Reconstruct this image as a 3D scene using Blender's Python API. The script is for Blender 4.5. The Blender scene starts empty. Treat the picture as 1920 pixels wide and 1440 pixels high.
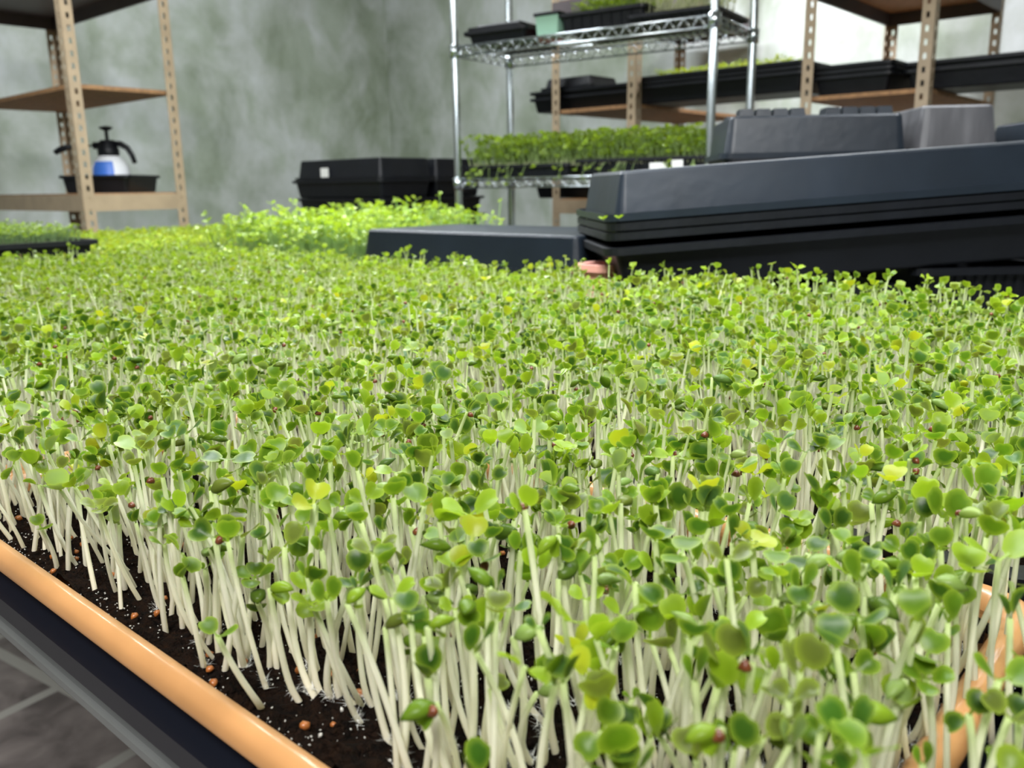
import bpy, bmesh, math, random
import numpy as np
from mathutils import Matrix, Vector
random.seed(7); rng = np.random.default_rng(11)
C = bpy.context.scene.collection
sc = bpy.context.scene
# ------------------------------------------------------------------ camera frame
F = 1620.; PITCH = math.atan(370 / 1620.); ROLL = math.radians(.85)
CAMZ = 1.05
YC, YS = .7469, .6649
def w2(x, y):                       # view-aligned ground coordinates -> room coordinates
    return YC * x - YS * y, YS * x + YC * y
def rotv(v): a, b = w2(v[0], v[1]); return np.array([a, b, v[2]])
_f = np.array([0, math.cos(PITCH), -math.sin(PITCH)]); _r = np.array([1., 0, 0]); _u = np.array([0, math.sin(PITCH), math.cos(PITCH)])
CR = rotv(math.cos(ROLL) * _r - math.sin(ROLL) * _u); CU = rotv(math.sin(ROLL) * _r + math.cos(ROLL) * _u); CF = rotv(_f)
FW = rotv(np.array([0, 1., 0]))     # level forward
O = np.array([0, 0, CAMZ])
def direc(px, py): return CR * (px - 960) / F + CU * (720 - py) / F + CF
def onz(px, py, z): d = direc(px, py); return O + d * ((z - CAMZ) / d[2])
def at(px, py, D): d = direc(px, py); return O + d * (D / (d @ FW))
def proj(p):
    q = np.asarray(p, float) - O; z = q @ CF
    return 960 + F * (q @ CR) / z, 720 - F * (q @ CU) / z, z
cam = bpy.data.cameras.new('camera'); co = bpy.data.objects.new('camera', cam); C.objects.link(co); sc.camera = co
cam.sensor_width = 36; cam.lens = 36 * F / 1920; cam.clip_start = .01; cam.clip_end = 50
M = Matrix(((CR[0], CU[0], -CF[0], 0), (CR[1], CU[1], -CF[1], 0), (CR[2], CU[2], -CF[2], CAMZ), (0, 0, 0, 1)))
co.matrix_world = M
cam.dof.use_dof = True; cam.dof.focus_distance = .44; cam.dof.aperture_fstop = 13.

# ------------------------------------------------------------------ materials
def nodes(name):
    m = bpy.data.materials.new(name); m.use_nodes = True; nt = m.node_tree; nt.nodes.clear()
    return m, nt, nt.nodes, nt.links
def plain(name, col, rough=.5, metal=0., noise=0., nscale=30., bump=0., bscale=80., spec=.5, col2=None, coat=0.):
    m, nt, N, L = nodes(name)
    out = N.new('ShaderNodeOutputMaterial'); b = N.new('ShaderNodeBsdfPrincipled'); L.new(b.outputs[0], out.inputs[0])
    b.inputs['Roughness'].default_value = rough; b.inputs['Metallic'].default_value = metal
    b.inputs['Specular IOR Level'].default_value = spec; b.inputs['Coat Weight'].default_value = coat
    tc = N.new('ShaderNodeTexCoord')
    if noise or col2:
        n = N.new('ShaderNodeTexNoise'); n.inputs['Scale'].default_value = nscale; n.inputs['Detail'].default_value = 6
        L.new(tc.outputs['Object'], n.inputs['Vector'])
        mx = N.new('ShaderNodeMix'); mx.data_type = 'RGBA'
        c2 = col2 or tuple(c * (1 - noise) for c in col)
        mx.inputs[6].default_value = (*col, 1); mx.inputs[7].default_value = (*c2, 1)
        r = N.new('ShaderNodeValToRGB'); r.color_ramp.elements[0].position = .35; r.color_ramp.elements[1].position = .65
        L.new(n.outputs[0], r.inputs[0]); L.new(r.outputs[0], mx.inputs[0]); L.new(mx.outputs[2], b.inputs['Base Color'])
    else: b.inputs['Base Color'].default_value = (*col, 1)
    if bump:
        n2 = N.new('ShaderNodeTexNoise'); n2.inputs['Scale'].default_value = bscale; n2.inputs['Detail'].default_value = 5
        L.new(tc.outputs['Object'], n2.inputs['Vector'])
        bp = N.new('ShaderNodeBump'); bp.inputs['Strength'].default_value = bump; bp.inputs['Distance'].default_value = .01
        L.new(n2.outputs[0], bp.inputs['Height']); L.new(bp.outputs[0], b.inputs['Normal'])
    return m
def leafy(name, trans=.45, rough=.35, tint=(1, 1, 1), spec=.24, tt=(1.25, 1.2, .6)):
    m, nt, N, L = nodes(name)
    out = N.new('ShaderNodeOutputMaterial'); b = N.new('ShaderNodeBsdfPrincipled'); t = N.new('ShaderNodeBsdfTranslucent'); mx = N.new('ShaderNodeMixShader')
    a = N.new('ShaderNodeAttribute'); a.attribute_name = 'Col'
    L.new(a.outputs['Color'], b.inputs['Base Color'])
    v = N.new('ShaderNodeVectorMath'); v.operation = 'MULTIPLY'; v.inputs[1].default_value = tt
    L.new(a.outputs['Color'], v.inputs[0]); L.new(v.outputs[0], t.inputs[0])
    b.inputs['Roughness'].default_value = rough; b.inputs['Specular IOR Level'].default_value = spec
    mx.inputs[0].default_value = trans; L.new(b.outputs[0], mx.inputs[1]); L.new(t.outputs[0], mx.inputs[2]); L.new(mx.outputs[0], out.inputs[0])
    return m
LEAF = leafy('sprout_leaf', .42, .33)
STEM = leafy('sprout_stem', .45, .45, tt=(1.05, 1.05, .98))
HULL = plain('seed_hull_brown', (.17, .045, .015), .35, noise=.5, nscale=300)
AMBER = plain('seed_hull_amber', (.36, .12, .03), .3, noise=.4, nscale=300)
PERL = plain('perlite_white', (.55, .54, .50), .9, noise=.6, nscale=900)
FUZZ = plain('root_hair_white', (.85, .85, .83), .7)
BLK = plain('black_tray_plastic', (.005, .006, .009), .45, noise=.3, nscale=12, bump=.1, bscale=60, spec=.3)
BLK2 = plain('black_tray_plastic_scuffed', (.010, .0155, .024), .38, noise=.3, nscale=9, bump=.06, bscale=40, spec=.4)
TERRA = plain('tan_tray_plastic', (.52, .26, .10), .28, noise=.22, nscale=14, spec=.5, coat=.2, bump=.05, bscale=25)
POST = plain('tan_powder_coat', (.38, .29, .19), .45, noise=.15, nscale=20)
BEAMD = plain('dark_bronze_beam', (.085, .07, .075), .5, noise=.2, nscale=12)
BOARD = plain('particle_board', (.34, .18, .075), .75, col2=(.22, .115, .05), nscale=60)
CHROME = plain('chrome_wire', (.55, .60, .63), .22, metal=1.)
PINK = plain('pink_plastic', (.75, .36, .30), .5, noise=.1)
WHITE = plain('white_plastic', (.8, .82, .86), .35)
BLUE = plain('blue_label', (.05, .17, .62), .4)
PAPER = plain('paper_tag', (.7, .7, .68), .7)
MINT = plain('mint_plastic', (.32, .55, .42), .4)
REDP = plain('red_plastic', (.4, .05, .05), .4)
STEEL = plain('grey_table_top', (.20, .21, .21), .4, metal=.3, noise=.2, nscale=8)
# soil
SOIL = plain('potting_soil', (.018, .009, .005), .95, spec=.08, col2=(.006, .004, .003), nscale=260, bump=1., bscale=420)
# frosted dome
def frosted():
    m, nt, N, L = nodes('frosted_grey_plastic')
    out = N.new('ShaderNodeOutputMaterial'); b = N.new('ShaderNodeBsdfPrincipled'); t = N.new('ShaderNodeBsdfTranslucent'); mx = N.new('ShaderNodeMixShader')
    tc = N.new('ShaderNodeTexCoord'); mp = N.new('ShaderNodeMapping'); mp.inputs['Scale'].default_value = (60, 60, 6)
    n = N.new('ShaderNodeTexNoise'); n.inputs['Scale'].default_value = 1; n.inputs['Detail'].default_value = 4
    r = N.new('ShaderNodeValToRGB'); r.color_ramp.elements[0].color = (.03, .03, .035, 1); r.color_ramp.elements[1].color = (.16, .16, .17, 1)
    L.new(tc.outputs['Object'], mp.inputs[0]); L.new(mp.outputs[0], n.inputs[0]); L.new(n.outputs[0], r.inputs[0]); L.new(r.outputs[0], b.inputs['Base Color'])
    t.inputs[0].default_value = (.2, .2, .21, 1); b.inputs['Roughness'].default_value = .4; mx.inputs[0].default_value = .3
    L.new(b.outputs[0], mx.inputs[1]); L.new(t.outputs[0], mx.inputs[2]); L.new(mx.outputs[0], out.inputs[0]); return m
FROST = frosted()
def wallmat(name, seed):
    m, nt, N, L = nodes(name)
    out = N.new('ShaderNodeOutputMaterial'); b = N.new('ShaderNodeBsdfPrincipled'); L.new(b.outputs[0], out.inputs[0])
    tc = N.new('ShaderNodeTexCoord'); mp = N.new('ShaderNodeMapping'); mp.inputs['Location'].default_value = (seed, seed * 2, 0); mp.inputs['Scale'].default_value = (1, 1, .8)
    L.new(tc.outputs['Object'], mp.inputs[0])
    n1 = N.new('ShaderNodeTexNoise'); n1.inputs['Scale'].default_value = 2.6; n1.inputs['Detail'].default_value = 8; n1.inputs['Roughness'].default_value = .62; n1.inputs['Distortion'].default_value = .3
    n2 = N.new('ShaderNodeTexNoise'); n2.inputs['Scale'].default_value = 4.; n2.inputs['Detail'].default_value = 6; n2.inputs['Distortion'].default_value = .5
    r1 = N.new('ShaderNodeValToRGB'); e = r1.color_ramp.elements
    e[0].position = .34; e[0].color = (.29, .335, .27, 1); e[1].position = .66; e[1].color = (.58, .62, .62, 1)
    e2 = e.new(.5); e2.color = (.45, .49, .455, 1)
    r2 = N.new('ShaderNodeValToRGB'); g = r2.color_ramp.elements
    g[0].position = .38; g[0].color = (.66, .72, .58, 1); g[1].position = .56; g[1].color = (1, 1, 1, 1)
    mx = N.new('ShaderNodeMix'); mx.data_type = 'RGBA'; mx.blend_type = 'MULTIPLY'; mx.inputs[0].default_value = .75
    for n in (n1, n2): L.new(mp.outputs[0], n.inputs['Vector'])
    L.new(n1.outputs[0], r1.inputs[0]); L.new(n2.outputs[0], r2.inputs[0])
    L.new(r1.outputs[0], mx.inputs[6]); L.new(r2.outputs[0], mx.inputs[7]); L.new(mx.outputs[2], b.inputs['Base Color'])
    b.inputs['Roughness'].default_value = .85
    bp = N.new('ShaderNodeBump'); bp.inputs['Strength'].default_value = .4; bp.inputs['Distance'].default_value = .01
    L.new(n2.outputs[0], bp.inputs['Height']); L.new(bp.outputs[0], b.inputs['Normal'])
    return m
def floormat():
    m, nt, N, L = nodes('slate_floor_tile')
    out = N.new('ShaderNodeOutputMaterial'); b = N.new('ShaderNodeBsdfPrincipled'); L.new(b.outputs[0], out.inputs[0])
    tc = N.new('ShaderNodeTexCoord'); mp = N.new('ShaderNodeMapping'); mp.inputs['Rotation'].default_value = (0, 0, math.radians(-8)); mp.inputs['Location'].default_value = (.07, .16, 0)
    L.new(tc.outputs['Object'], mp.inputs[0])
    n1 = N.new('ShaderNodeTexNoise'); n1.inputs['Scale'].default_value = 9; n1.inputs['Detail'].default_value = 7; n1.inputs['Distortion'].default_value = .6
    L.new(mp.outputs[0], n1.inputs['Vector'])
    r1 = N.new('ShaderNodeValToRGB'); e = r1.color_ramp.elements
    e[0].position = .32; e[0].color = (.11, .09, .09, 1); e[1].position = .68; e[1].color = (.38, .33, .32, 1)
    L.new(n1.outputs[0], r1.inputs[0])
    br = N.new('ShaderNodeTexBrick'); br.offset = 0; br.inputs['Scale'].default_value = 1.; br.inputs['Brick Width'].default_value = .34; br.inputs['Row Height'].default_value = .34
    br.inputs['Mortar Size'].default_value = .014; br.inputs['Color1'].default_value = (0, 0, 0, 1); br.inputs['Color2'].default_value = (0, 0, 0, 1); br.inputs['Mortar'].default_value = (1, 1, 1, 1)
    L.new(mp.outputs[0], br.inputs['Vector'])
    mx = N.new('ShaderNodeMix'); mx.data_type = 'RGBA'; L.new(br.outputs['Color'], mx.inputs[0]); L.new(r1.outputs[0], mx.inputs[6]); mx.inputs[7].default_value = (.50, .49, .46, 1)
    L.new(mx.outputs[2], b.inputs['Base Color']); b.inputs['Roughness'].default_value = .45
    return m

# ------------------------------------------------------------------ helpers
def tag(o, label=None, cat=None, group=None, kind=None):
    if label: o['label'] = label
    if cat: o['category'] = cat
    if group: o['group'] = group
    if kind: o['kind'] = kind
    return o
def empty(name, loc, label, cat, group=None, rz=0):
    o = bpy.data.objects.new(name, None); C.objects.link(o); o.location = loc; o.rotation_euler = (0, 0, rz)
    o.empty_display_size = .02
    return tag(o, label, cat, group)
class MB:
    def __init__(s): s.v = []; s.f = []
    def box(s, a, b, taper=0):
        (x0, y0, z0), (x1, y1, z1) = a, b; n = len(s.v); t = taper
        s.v += [(x0 + t, y0 + t, z0), (x1 - t, y0 + t, z0), (x1 - t, y1 - t, z0), (x0 + t, y1 - t, z0), (x0, y0, z1), (x1, y0, z1), (x1, y1, z1), (x0, y1, z1)]
        s.f += [tuple(n + i for i in q) for q in ((3, 2, 1, 0), (4, 5, 6, 7), (0, 1, 5, 4), (1, 2, 6, 5), (2, 3, 7, 6), (3, 0, 4, 7))]
        return s
    def tube(s, pts, r, k=8, cap=True):
        pts = [Vector(p) for p in pts]; n0 = len(s.v); rr = r if isinstance(r, (list, tuple)) else [r] * len(pts)
        prev = None
        for i, p in enumerate(pts):
            d = (pts[min(i + 1, len(pts) - 1)] - pts[max(i - 1, 0)]).normalized()
            a = (prev - d * prev.dot(d)) if prev is not None else d.cross(Vector((0, 0, 1)) if abs(d.z) < .9 else Vector((1, 0, 0)))
            a.normalize(); prev = a; b = d.cross(a)
            for j in range(k):
                t = 2 * math.pi * j / k; q = p + (a * math.cos(t) + b * math.sin(t)) * rr[i]; s.v.append(tuple(q))
        for i in range(len(pts) - 1):
            for j in range(k):
                s.f.append((n0 + i * k + j, n0 + i * k + (j + 1) % k, n0 + (i + 1) * k + (j + 1) % k, n0 + (i + 1) * k + j))
        if cap:
            s.f.append(tuple(n0 + j for j in range(k))[::-1]); s.f.append(tuple(n0 + (len(pts) - 1) * k + j for j in range(k)))
        return s
    def lathe(s, prof, c=(0, 0), k=24):
        n0 = len(s.v)
        for (r, z) in prof:
            for j in range(k):
                t = 2 * math.pi * j / k; s.v.append((c[0] + r * math.cos(t), c[1] + r * math.sin(t), z))
        for i in range(len(prof) - 1):
            for j in range(k): s.f.append((n0 + i * k + j, n0 + i * k + (j + 1) % k, n0 + (i + 1) * k + (j + 1) % k, n0 + (i + 1) * k + j))
        return s
    def build(s, name, mat, parent=None, smooth=False, bevel=0, solid=0, loc=None):
        me = bpy.data.meshes.new(name); me.from_pydata(s.v, [], s.f); me.materials.append(mat); me.update()
        o = bpy.data.objects.new(name, me); C.objects.link(o)
        if parent: o.parent = parent
        if loc: o.location = loc
        if smooth: me.polygons.foreach_set('use_smooth', [True] * len(me.polygons))
        if solid:
            md = o.modifiers.new('s', 'SOLIDIFY'); md.thickness = solid; md.offset = 0
        if bevel:
            md = o.modifiers.new('b', 'BEVEL'); md.width = bevel; md.segments = 2; md.limit_method = 'ANGLE'
        return o
def rrect(L, W, r, k=5):
    pts = []
    for cx, cy, a0 in ((L / 2 - r, W / 2 - r, 0), (-L / 2 + r, W / 2 - r, 90), (-L / 2 + r, -W / 2 + r, 180), (L / 2 - r, -W / 2 + r, 270)):
        for i in range(k + 1):
            a = math.radians(a0 + 90 * i / k); pts.append((cx + r * math.cos(a), cy + r * math.sin(a)))
    return pts
def tray_mesh(L=.54, W=.28, H=.062, lip=.012, round_lip=False, ribs=False, inv=False, taper=.012, corr=0):
    """seedling tray, local origin at bottom centre; inv = upside down"""
    mb = MB(); r = .022
    if round_lip:
        prof = [(taper + lip, 0)]
        prof += [(lip + .004, H - .008), (lip + .001, H - .009), (.0, H - .008), (-.0005, H - .005), (.002, H - .002), (.0055, H), (.010, H - .0015), (.0135, H - .006), (.0145, H - .012), (taper + lip + .003, .004)]
    else:
        prof = [(taper + lip + .0042, 0), (taper + lip + .0016, .0010), (taper + lip - .0006, .0040), (lip, H - .002), (0, H - .002), (-.0005, H - .010), (-.002, H - .010), (-.002, H), (lip + .002, H), (taper + lip + .003, .003)]
    n = None
    for (ins, z) in prof:
        pts = rrect(L - 2 * ins, W - 2 * ins, max(.004, r - ins * .6))
        n = len(pts)
        for i, (x, y) in enumerate(pts): mb.v.append((x, y, z))
    for k in range(len(prof) - 1):
        for i in range(n):
            j = (i + 1) % n; mb.f.append((k * n + i, k * n + j, (k + 1) * n + j, (k + 1) * n + i))
    mb.f.append(tuple(range(n))[::-1]); mb.f.append(tuple((len(prof) - 1) * n + i for i in range(n)))
    if ribs:      # raised drainage blocks along the long edges of the base
        b = MB(); nb = 9
        for i in range(nb):
            if i == 4: continue
            x = -L / 2 + lip + taper + .03 + i * (L - 2 * lip - 2 * taper - .06) / (nb - 1)
            for sy in (-1, 1):
                y0 = sy * (W / 2 - lip - taper - .004); y1 = sy * (W / 2 - lip - taper - .06)
                a = len(mb.v); 
                mb.v += [(x - .013, min(y0, y1), -.0), (x + .013, min(y0, y1), -.0), (x + .013, max(y0, y1), 0), (x - .013, max(y0, y1), 0), (x - .011, min(y0, y1) + .004, -.013), (x + .011, min(y0, y1) + .004, -.013), (x + .011, max(y0, y1) - .004, -.013), (x - .011, max(y0, y1) - .004, -.013)]
                mb.f += [tuple(a + q for q in f) for f in ((0, 1, 2, 3), (7, 6, 5, 4), (0, 4, 5, 1), (1, 5, 6, 2), (2, 6, 7, 3), (3, 7, 4, 0))]
    if corr:      # small stiffening ribs on the outside walls
        for i in range(corr):
            x = -L / 2 + .05 + i * (L - .1) / (corr - 1)
            for sy in (-1, 1):
                a = len(mb.v); yb = sy * (W / 2 - lip - taper); yt = sy * (W / 2 - lip)
                mb.v += [(x - .004, yb, .004), (x + .004, yb, .004), (x + .004, yt, H - .012), (x - .004, yt, H - .012), (x - .002, yb + sy * .003, .004), (x + .002, yb + sy * .003, .004), (x + .002, yt + sy * .003, H - .012), (x - .002, yt + sy * .003, H - .012)]
                mb.f += [tuple(a + q for q in f) for f in ((4, 5, 6, 7), (0, 1, 5, 4), (1, 2, 6, 5), (2, 3, 7, 6), (3, 0, 4, 7))]
    if inv:
        mb.v = [(x, -y, H - z) for x, y, z in mb.v]
    return mb
def put_tray(name, x, y, z, mat, label, cat='tray', group=None, rz=0, rx=0, ry=0, **k):
    o = tray_mesh(**k).build(name, mat, bevel=0)
    for p in o.data.polygons: p.use_smooth = False
    o.location = (x, y, z); o.rotation_euler = (rx, ry, rz)
    return tag(o, label, cat, group)

# ------------------------------------------------------------------ room
XL, YB = -4.45, 3.85
def struct(name, mb, mat):
    o = mb.build(name, mat); o['kind'] = 'structure'; return o
struct('floor', MB().box((XL - .1, -3., -.1), (3.2, YB + .1, 0)), floormat())
struct('wall_left', MB().box((XL - .1, -3., 0), (XL, YB + .1, 2.9)), wallmat('plaster_left', 1.3))
struct('wall_back', MB().box((XL, YB, 0), (3.2, YB + .1, 2.9)), wallmat('plaster_back', 5.1))
struct('wall_right', MB().box((3.2, -3., 0), (3.3, YB + .1, 2.9)), wallmat('plaster_right', 9.))
struct('wall_front', MB().box((XL - .1, -3.1, 0), (3.3, -3., 2.9)), wallmat('plaster_front', 2.))
struct('ceiling', MB().box((XL - .1, -3.1, 2.9), (3.3, YB + .1, 3.0)), plain('ceiling_paint', (.55, .56, .55), .9))

# ------------------------------------------------------------------ table
TZ = .813
t = empty('grow_table', (0, 0, 0), 'long grey grow table carrying all the sprout trays, its edge beside the tiled floor', 'table')
MB().box((-2.92, .140, TZ - .008), (.75, 1.99, TZ)).build('table_top', STEEL, t, bevel=.002)
MB().box((-2.86, .175, TZ - .03), (.69, 1.95, TZ - .008)).build('table_frame', BLK, t)
for x in (-2.85, -1.1, .68):
    for y in (.2, 1.92): MB().box((x - .02, y - .02, 0), (x + .02, y + .02, TZ - .03)).build('leg', STEEL, t)
b = empty('side_bench', (0, 0, 0), 'low wooden bench in the corner carrying the tall pile of black trays', 'bench')
MB().box((-3.42, 2.0, TZ - .03), (-2.44, 2.62, TZ)).build('bench_top', BOARD, b)
for x in (-3.38, -2.48):
    for y in (2.04, 2.58): MB().box((x - .02, y - .02, 0), (x + .02, y + .02, TZ - .03)).build('leg', POST, b)

# ------------------------------------------------------------------ boltless racks
def post_mesh(H, sx, sy, w=.036):
    """L-shaped slotted post, corner at origin, flanges run along sx*x and sy*y"""
    mb = MB(); zs = [0]; z = .03
    slots = []
    while z < H - .03:
        slots.append((z, z + .017)); z += .038
    for ax in (0, 1):
        s = sx if ax == 0 else sy
        cols = [0, .014, .024, w]
        def P(c, zz): return (s * c, 0, zz) if ax == 0 else (0, s * c, zz)
        def quad(c0, c1, z0, z1):
            n = len(mb.v); mb.v.extend([P(c0, z0), P(c1, z0), P(c1, z1), P(c0, z1)]); mb.f.append((n, n + 1, n + 2, n + 3))
        quad(0, .014, 0, H); quad(.024, w, 0, H)
        zp = 0
        for a, b_ in slots: quad(.014, .024, zp, a); zp = b_
        quad(.014, .024, zp, H)
    return mb
def rack(name, x0, x1, y0, y1, H, shelves, label, group=None):
    r = empty(name, ((x0 + x1) / 2, (y0 + y1) / 2, 0), label, 'shelving unit', group)
    hx, hy = (x1 - x0) / 2, (y1 - y0) / 2
    for sx in (-1, 1):
        for sy in (-1, 1):
            post_mesh(H, -sx, -sy).build('post', POST, r, solid=.0022, loc=(sx * hx, sy * hy, 0))
    for z, kind in shelves:
        e = .006
        MB().box((-hx + e, -hy + e, z - .013), (hx - e, hy - e, z)).build('shelf_board', BEAMD if kind == 3 else BOARD, r)
        if kind:
            m = POST if kind == 1 else BEAMD
            h = .058
            for s in (-1, 1):
                y = s * (hy - .004); MB().box((-hx + .003, y - .006, z - h), (hx - .003, y + .003, z - .004)).build('beam', m, r)
                x = s * (hx - .004); MB().box((x - .005, -hy + .012, z - h), (x + .004, hy - .012, z - .004)).build('beam', m, r)
    return r
c = CAMZ
rack('metal_rack', -3.91, -2.97, 1.238, 1.598, 1.98, [(.35, 1), (c - .002, 1), (c + .342, 0), (c + .71, 3)], 'tan slotted metal rack at the far left holding the pump sprayer')
rack('metal_rack', -1.24, -.85, 2.82, 3.57, 1.98, [(.3, 1), (c - .05, 1), (c + .268, 0), (c + .628, 2)], 'tan slotted metal rack at the far right with dark beams under its upper shelf')
rack('metal_rack', -2.24, -1.85, 2.78, 3.72, 1.98, [(.3, 1), (c - .05, 1), (c + .29, 0), (c + .69, 2)], 'tan slotted metal rack standing behind the chrome wire shelf')

# ------------------------------------------------------------------ chrome wire rack
W0 = (-1.267, 2.287); RW = math.radians(8)
wr = empty('wire_rack', (W0[0], W0[1], 0), 'chrome wire shelving unit with sprout trays, in front of the right wall', 'shelving unit', rz=RW)
WL, WD = .9, .33
for x in (0, -WL):
    for y in (0, WD):
        pm = MB().tube([(x, y, .0), (x, y, 1.9)], .0127, 14)
        for k in range(70):
            z = .05 + k * .0254
            pm.tube([(x, y, z - .0006), (x, y, z + .0006)], .0131, 12)
        p = pm.build('post', CHROME, wr, smooth=False)
        for z in (c + .44, c + .012):
            MB().lathe([(.0128, -.02), (.017, -.02), (.0185, .02), (.0128, .022)], k=16).build('collar', CHROME, p, smooth=True, loc=(x, y, z))
def wshelf(z):
    s = MB(); r = .003
    for zz in (z, z - .03):
        s.tube([(0, 0, zz), (-WL, 0, zz), (-WL, WD, zz), (0, WD, zz), (0, 0, zz)], r, 6)
    def zig(a, b_, n):
        pts = []
        for i in range(n * 4 + 1):
            t_ = i / (n * 4); ph = math.cos(2 * math.pi * t_ * n)
            pts.append((a[0] + (b_[0] - a[0]) * t_, a[1] + (b_[1] - a[1]) * t_, z - .015 + .014 * ph))
        s.tube(pts, .0022, 5)
    zig((0, 0), (-WL, 0), 20); zig((0, WD), (-WL, WD), 20); zig((0, 0), (0, WD), 7); zig((-WL, 0), (-WL, WD), 7)
    for i in range(1, 36):
        x = -WL * i / 36; s.tube([(x, 0, z), (x, WD, z)], .0018, 5)
    for y in (WD * .33, WD * .66): s.tube([(0, y, z - .006), (-WL, y, z - .006)], .0028, 5)
    s.build('wire_shelf', CHROME, wr, smooth=True)
for z in (c + .455, c + .028, .45): wshelf(z)
def wp(a, b_, z=0):      # rack-local -> room
    return (W0[0] + math.cos(RW) * a - math.sin(RW) * b_, W0[1] + math.sin(RW) * a + math.cos(RW) * b_, z)

# ------------------------------------------------------------------ sprout machinery
def blade(lod, notch=.25, cup=.18, fold=.0):
    """unit leaf blade, in leaf frame: x along, y across, z normal; radius about .5; from petiole at x=0"""
    if lod == 0: na, rings = 12, (.5, .86, 1.)
    elif lod == 1: na, rings = 8, (.6, 1.)
    else: na, rings = 6, (1.,)
    V = [(.78, 0, 0)]; Fc = []; K = [0.]
    for r in rings:
        for i in range(na):
            th = 2 * math.pi * i / na
            rr = 1 - (notch + .06) * math.exp(-(min(th, 2 * math.pi - th) / .40) ** 2)
            sq = 1 + .0 * math.cos(2 * th)
            x = .78 + .5 * r * rr * math.cos(th) * 1.0; y = .58 * r * (rr * .5 + .5) * math.sin(th) * sq
            if math.cos(th) < -.7: x -= .06 * r
            V.append((x, y, cup * (r * r) * .62 * (abs(math.sin(th)) ** 1.2) - .05 * r * r - .16 * max(0, x - .78)))
            K.append(max(0, (r - .75) / .25))
    for i in range(na): Fc.append((0, 1 + i, 1 + (i + 1) % na))
    for k in range(len(rings) - 1):
        for i in range(na):
            a = 1 + k * na; Fc.append((a + i, a + na + i, a + na + (i + 1) % na, a + (i + 1) % na))
    # petiole (a flat strip, attached under the blade)
    n = len(V); V += [(0, -.06, 0), (0, .06, 0), (.34, -.07, .0), (.34, .07, .0)]; K += [.6, .6, .5, .5]; Fc.append((n, n + 2, n + 3, n + 1))
    return np.array(V), Fc, np.array(K)
def place(V, e, yaw, s, roll=0, off=(0, 0, 0)):
    d = np.array([math.cos(e), 0, math.sin(e)]); nn = np.array([-math.sin(e), 0, math.cos(e)]); sd = np.array([0, 1., 0])
    sd2 = sd * math.cos(roll) + nn * math.sin(roll); nn2 = nn * math.cos(roll) - sd * math.sin(roll)
    P = V[:, 0:1] * d + V[:, 1:2] * sd2 + V[:, 2:3] * nn2
    P = P * s; cy, sy = math.cos(yaw), math.sin(yaw)
    Q = np.stack([P[:, 0] * cy - P[:, 1] * sy, P[:, 0] * sy + P[:, 1] * cy, P[:, 2]], 1)
    return Q + np.array(off)
def bud(lod):
    na, nr = ((10, 6) if lod == 0 else (6, 4) if lod == 1 else (4, 3))
    V = [(0, 0, 0)]; Fc = []; K = [.5]
    for k in range(1, nr):
        t_ = k / nr; r = math.sin(math.pi * t_ ** .85)
        for i in range(na):
            th = 2 * math.pi * i / na; g = 1 - .12 * (abs(math.cos(th)) > .95)
            V.append((1.35 * t_, .38 * r * math.cos(th) * g, .25 * r * math.sin(th) + .12 * math.sin(math.pi * t_))); K.append(.25)
    V.append((1.35, 0, 0)); K.append(0)
    for i in range(na): Fc.append((0, 1 + i, 1 + (i + 1) % na))
    for k in range(nr - 2):
        for i in range(na): a = 1 + k * na; Fc.append((a + i, a + na + i, a + na + (i + 1) % na, a + (i + 1) % na))
    m = len(V) - 1
    for i in range(na): Fc.append((m, 1 + (nr - 2) * na + (i + 1) % na, 1 + (nr - 2) * na + i))
    return np.array(V), Fc, np.array(K)
R = math.radians
# head kinds: list of leaves (shape, elevation, yaw, size, roll, notch, cup)
KINDS = {
 'open':   [('b', R(38), 0, 1., 0, .28, .22), ('b', R(34), R(178), .88, 0, .28, .22)],
 'heart':  [('b', R(62), R(14), 1., R(12), .22, .12), ('b', R(60), R(166), .95, R(-12), .22, .12)],
 'upright': [('b', R(76), 0, 1.05, 0, .2, .3), ('b', R(64), R(170), .8, 0, .2, .2)],
 'flat':   [('b', R(8), 0, 1., 0, .3, .1), ('b', R(14), R(172), .9, 0, .3, .1)],
 'droop':  [('b', R(48), R(10), .95, R(20), .25, .35), ('b', R(-38), R(160), .9, R(-10), .25, .3)],
 'fold':   [('b', R(30), 0, 1., R(35), .34, .5), ('b', R(22), R(150), .9, R(-30), .34, .5), ],
 'pin':    [('b', R(25), R(0), .8, 0, .1, .3), ('b', R(20), R(95), .75, R(15), .1, .3), ('b', R(30), R(180), .8, 0, .1, .3), ('b', R(10), R(265), .7, R(-15), .1, .3)],
 'bud':    [('u', R(-12), 0, 1.0, 0, 0, 0), ('b', R(-50), R(20), .75, R(20), .2, .4)],
 'budup':  [('u', R(20), 0, 1.05, R(10), 0, 0)],
 'tiny':   [('b', R(55), 0, .6, 0, .2, .3), ('b', R(40), R(170), .55, 0, .2, .3)],
 'pea':    [('b', R(30), R(0), .9, R(10), 0, .2), ('b', R(35), R(125), .8, R(-10), 0, .2), ('b', R(20), R(240), .85, 0, 0, .2), ('b', R(75), R(60), .6, 0, 0, .2)],
}
_T = {}
def head_template(kind, lod):
    key = (kind, lod)
    if key in _T: return _T[key]
    leaves = []
    for (sh, e, yaw, s, roll, notch, cup) in KINDS[kind]:
        V, Fc, K = (blade(lod, notch, cup) if sh == 'b' else bud(lod))
        leaves.append((place(V, e, yaw, s, roll), Fc, K))
    _T[key] = leaves; return leaves
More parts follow.
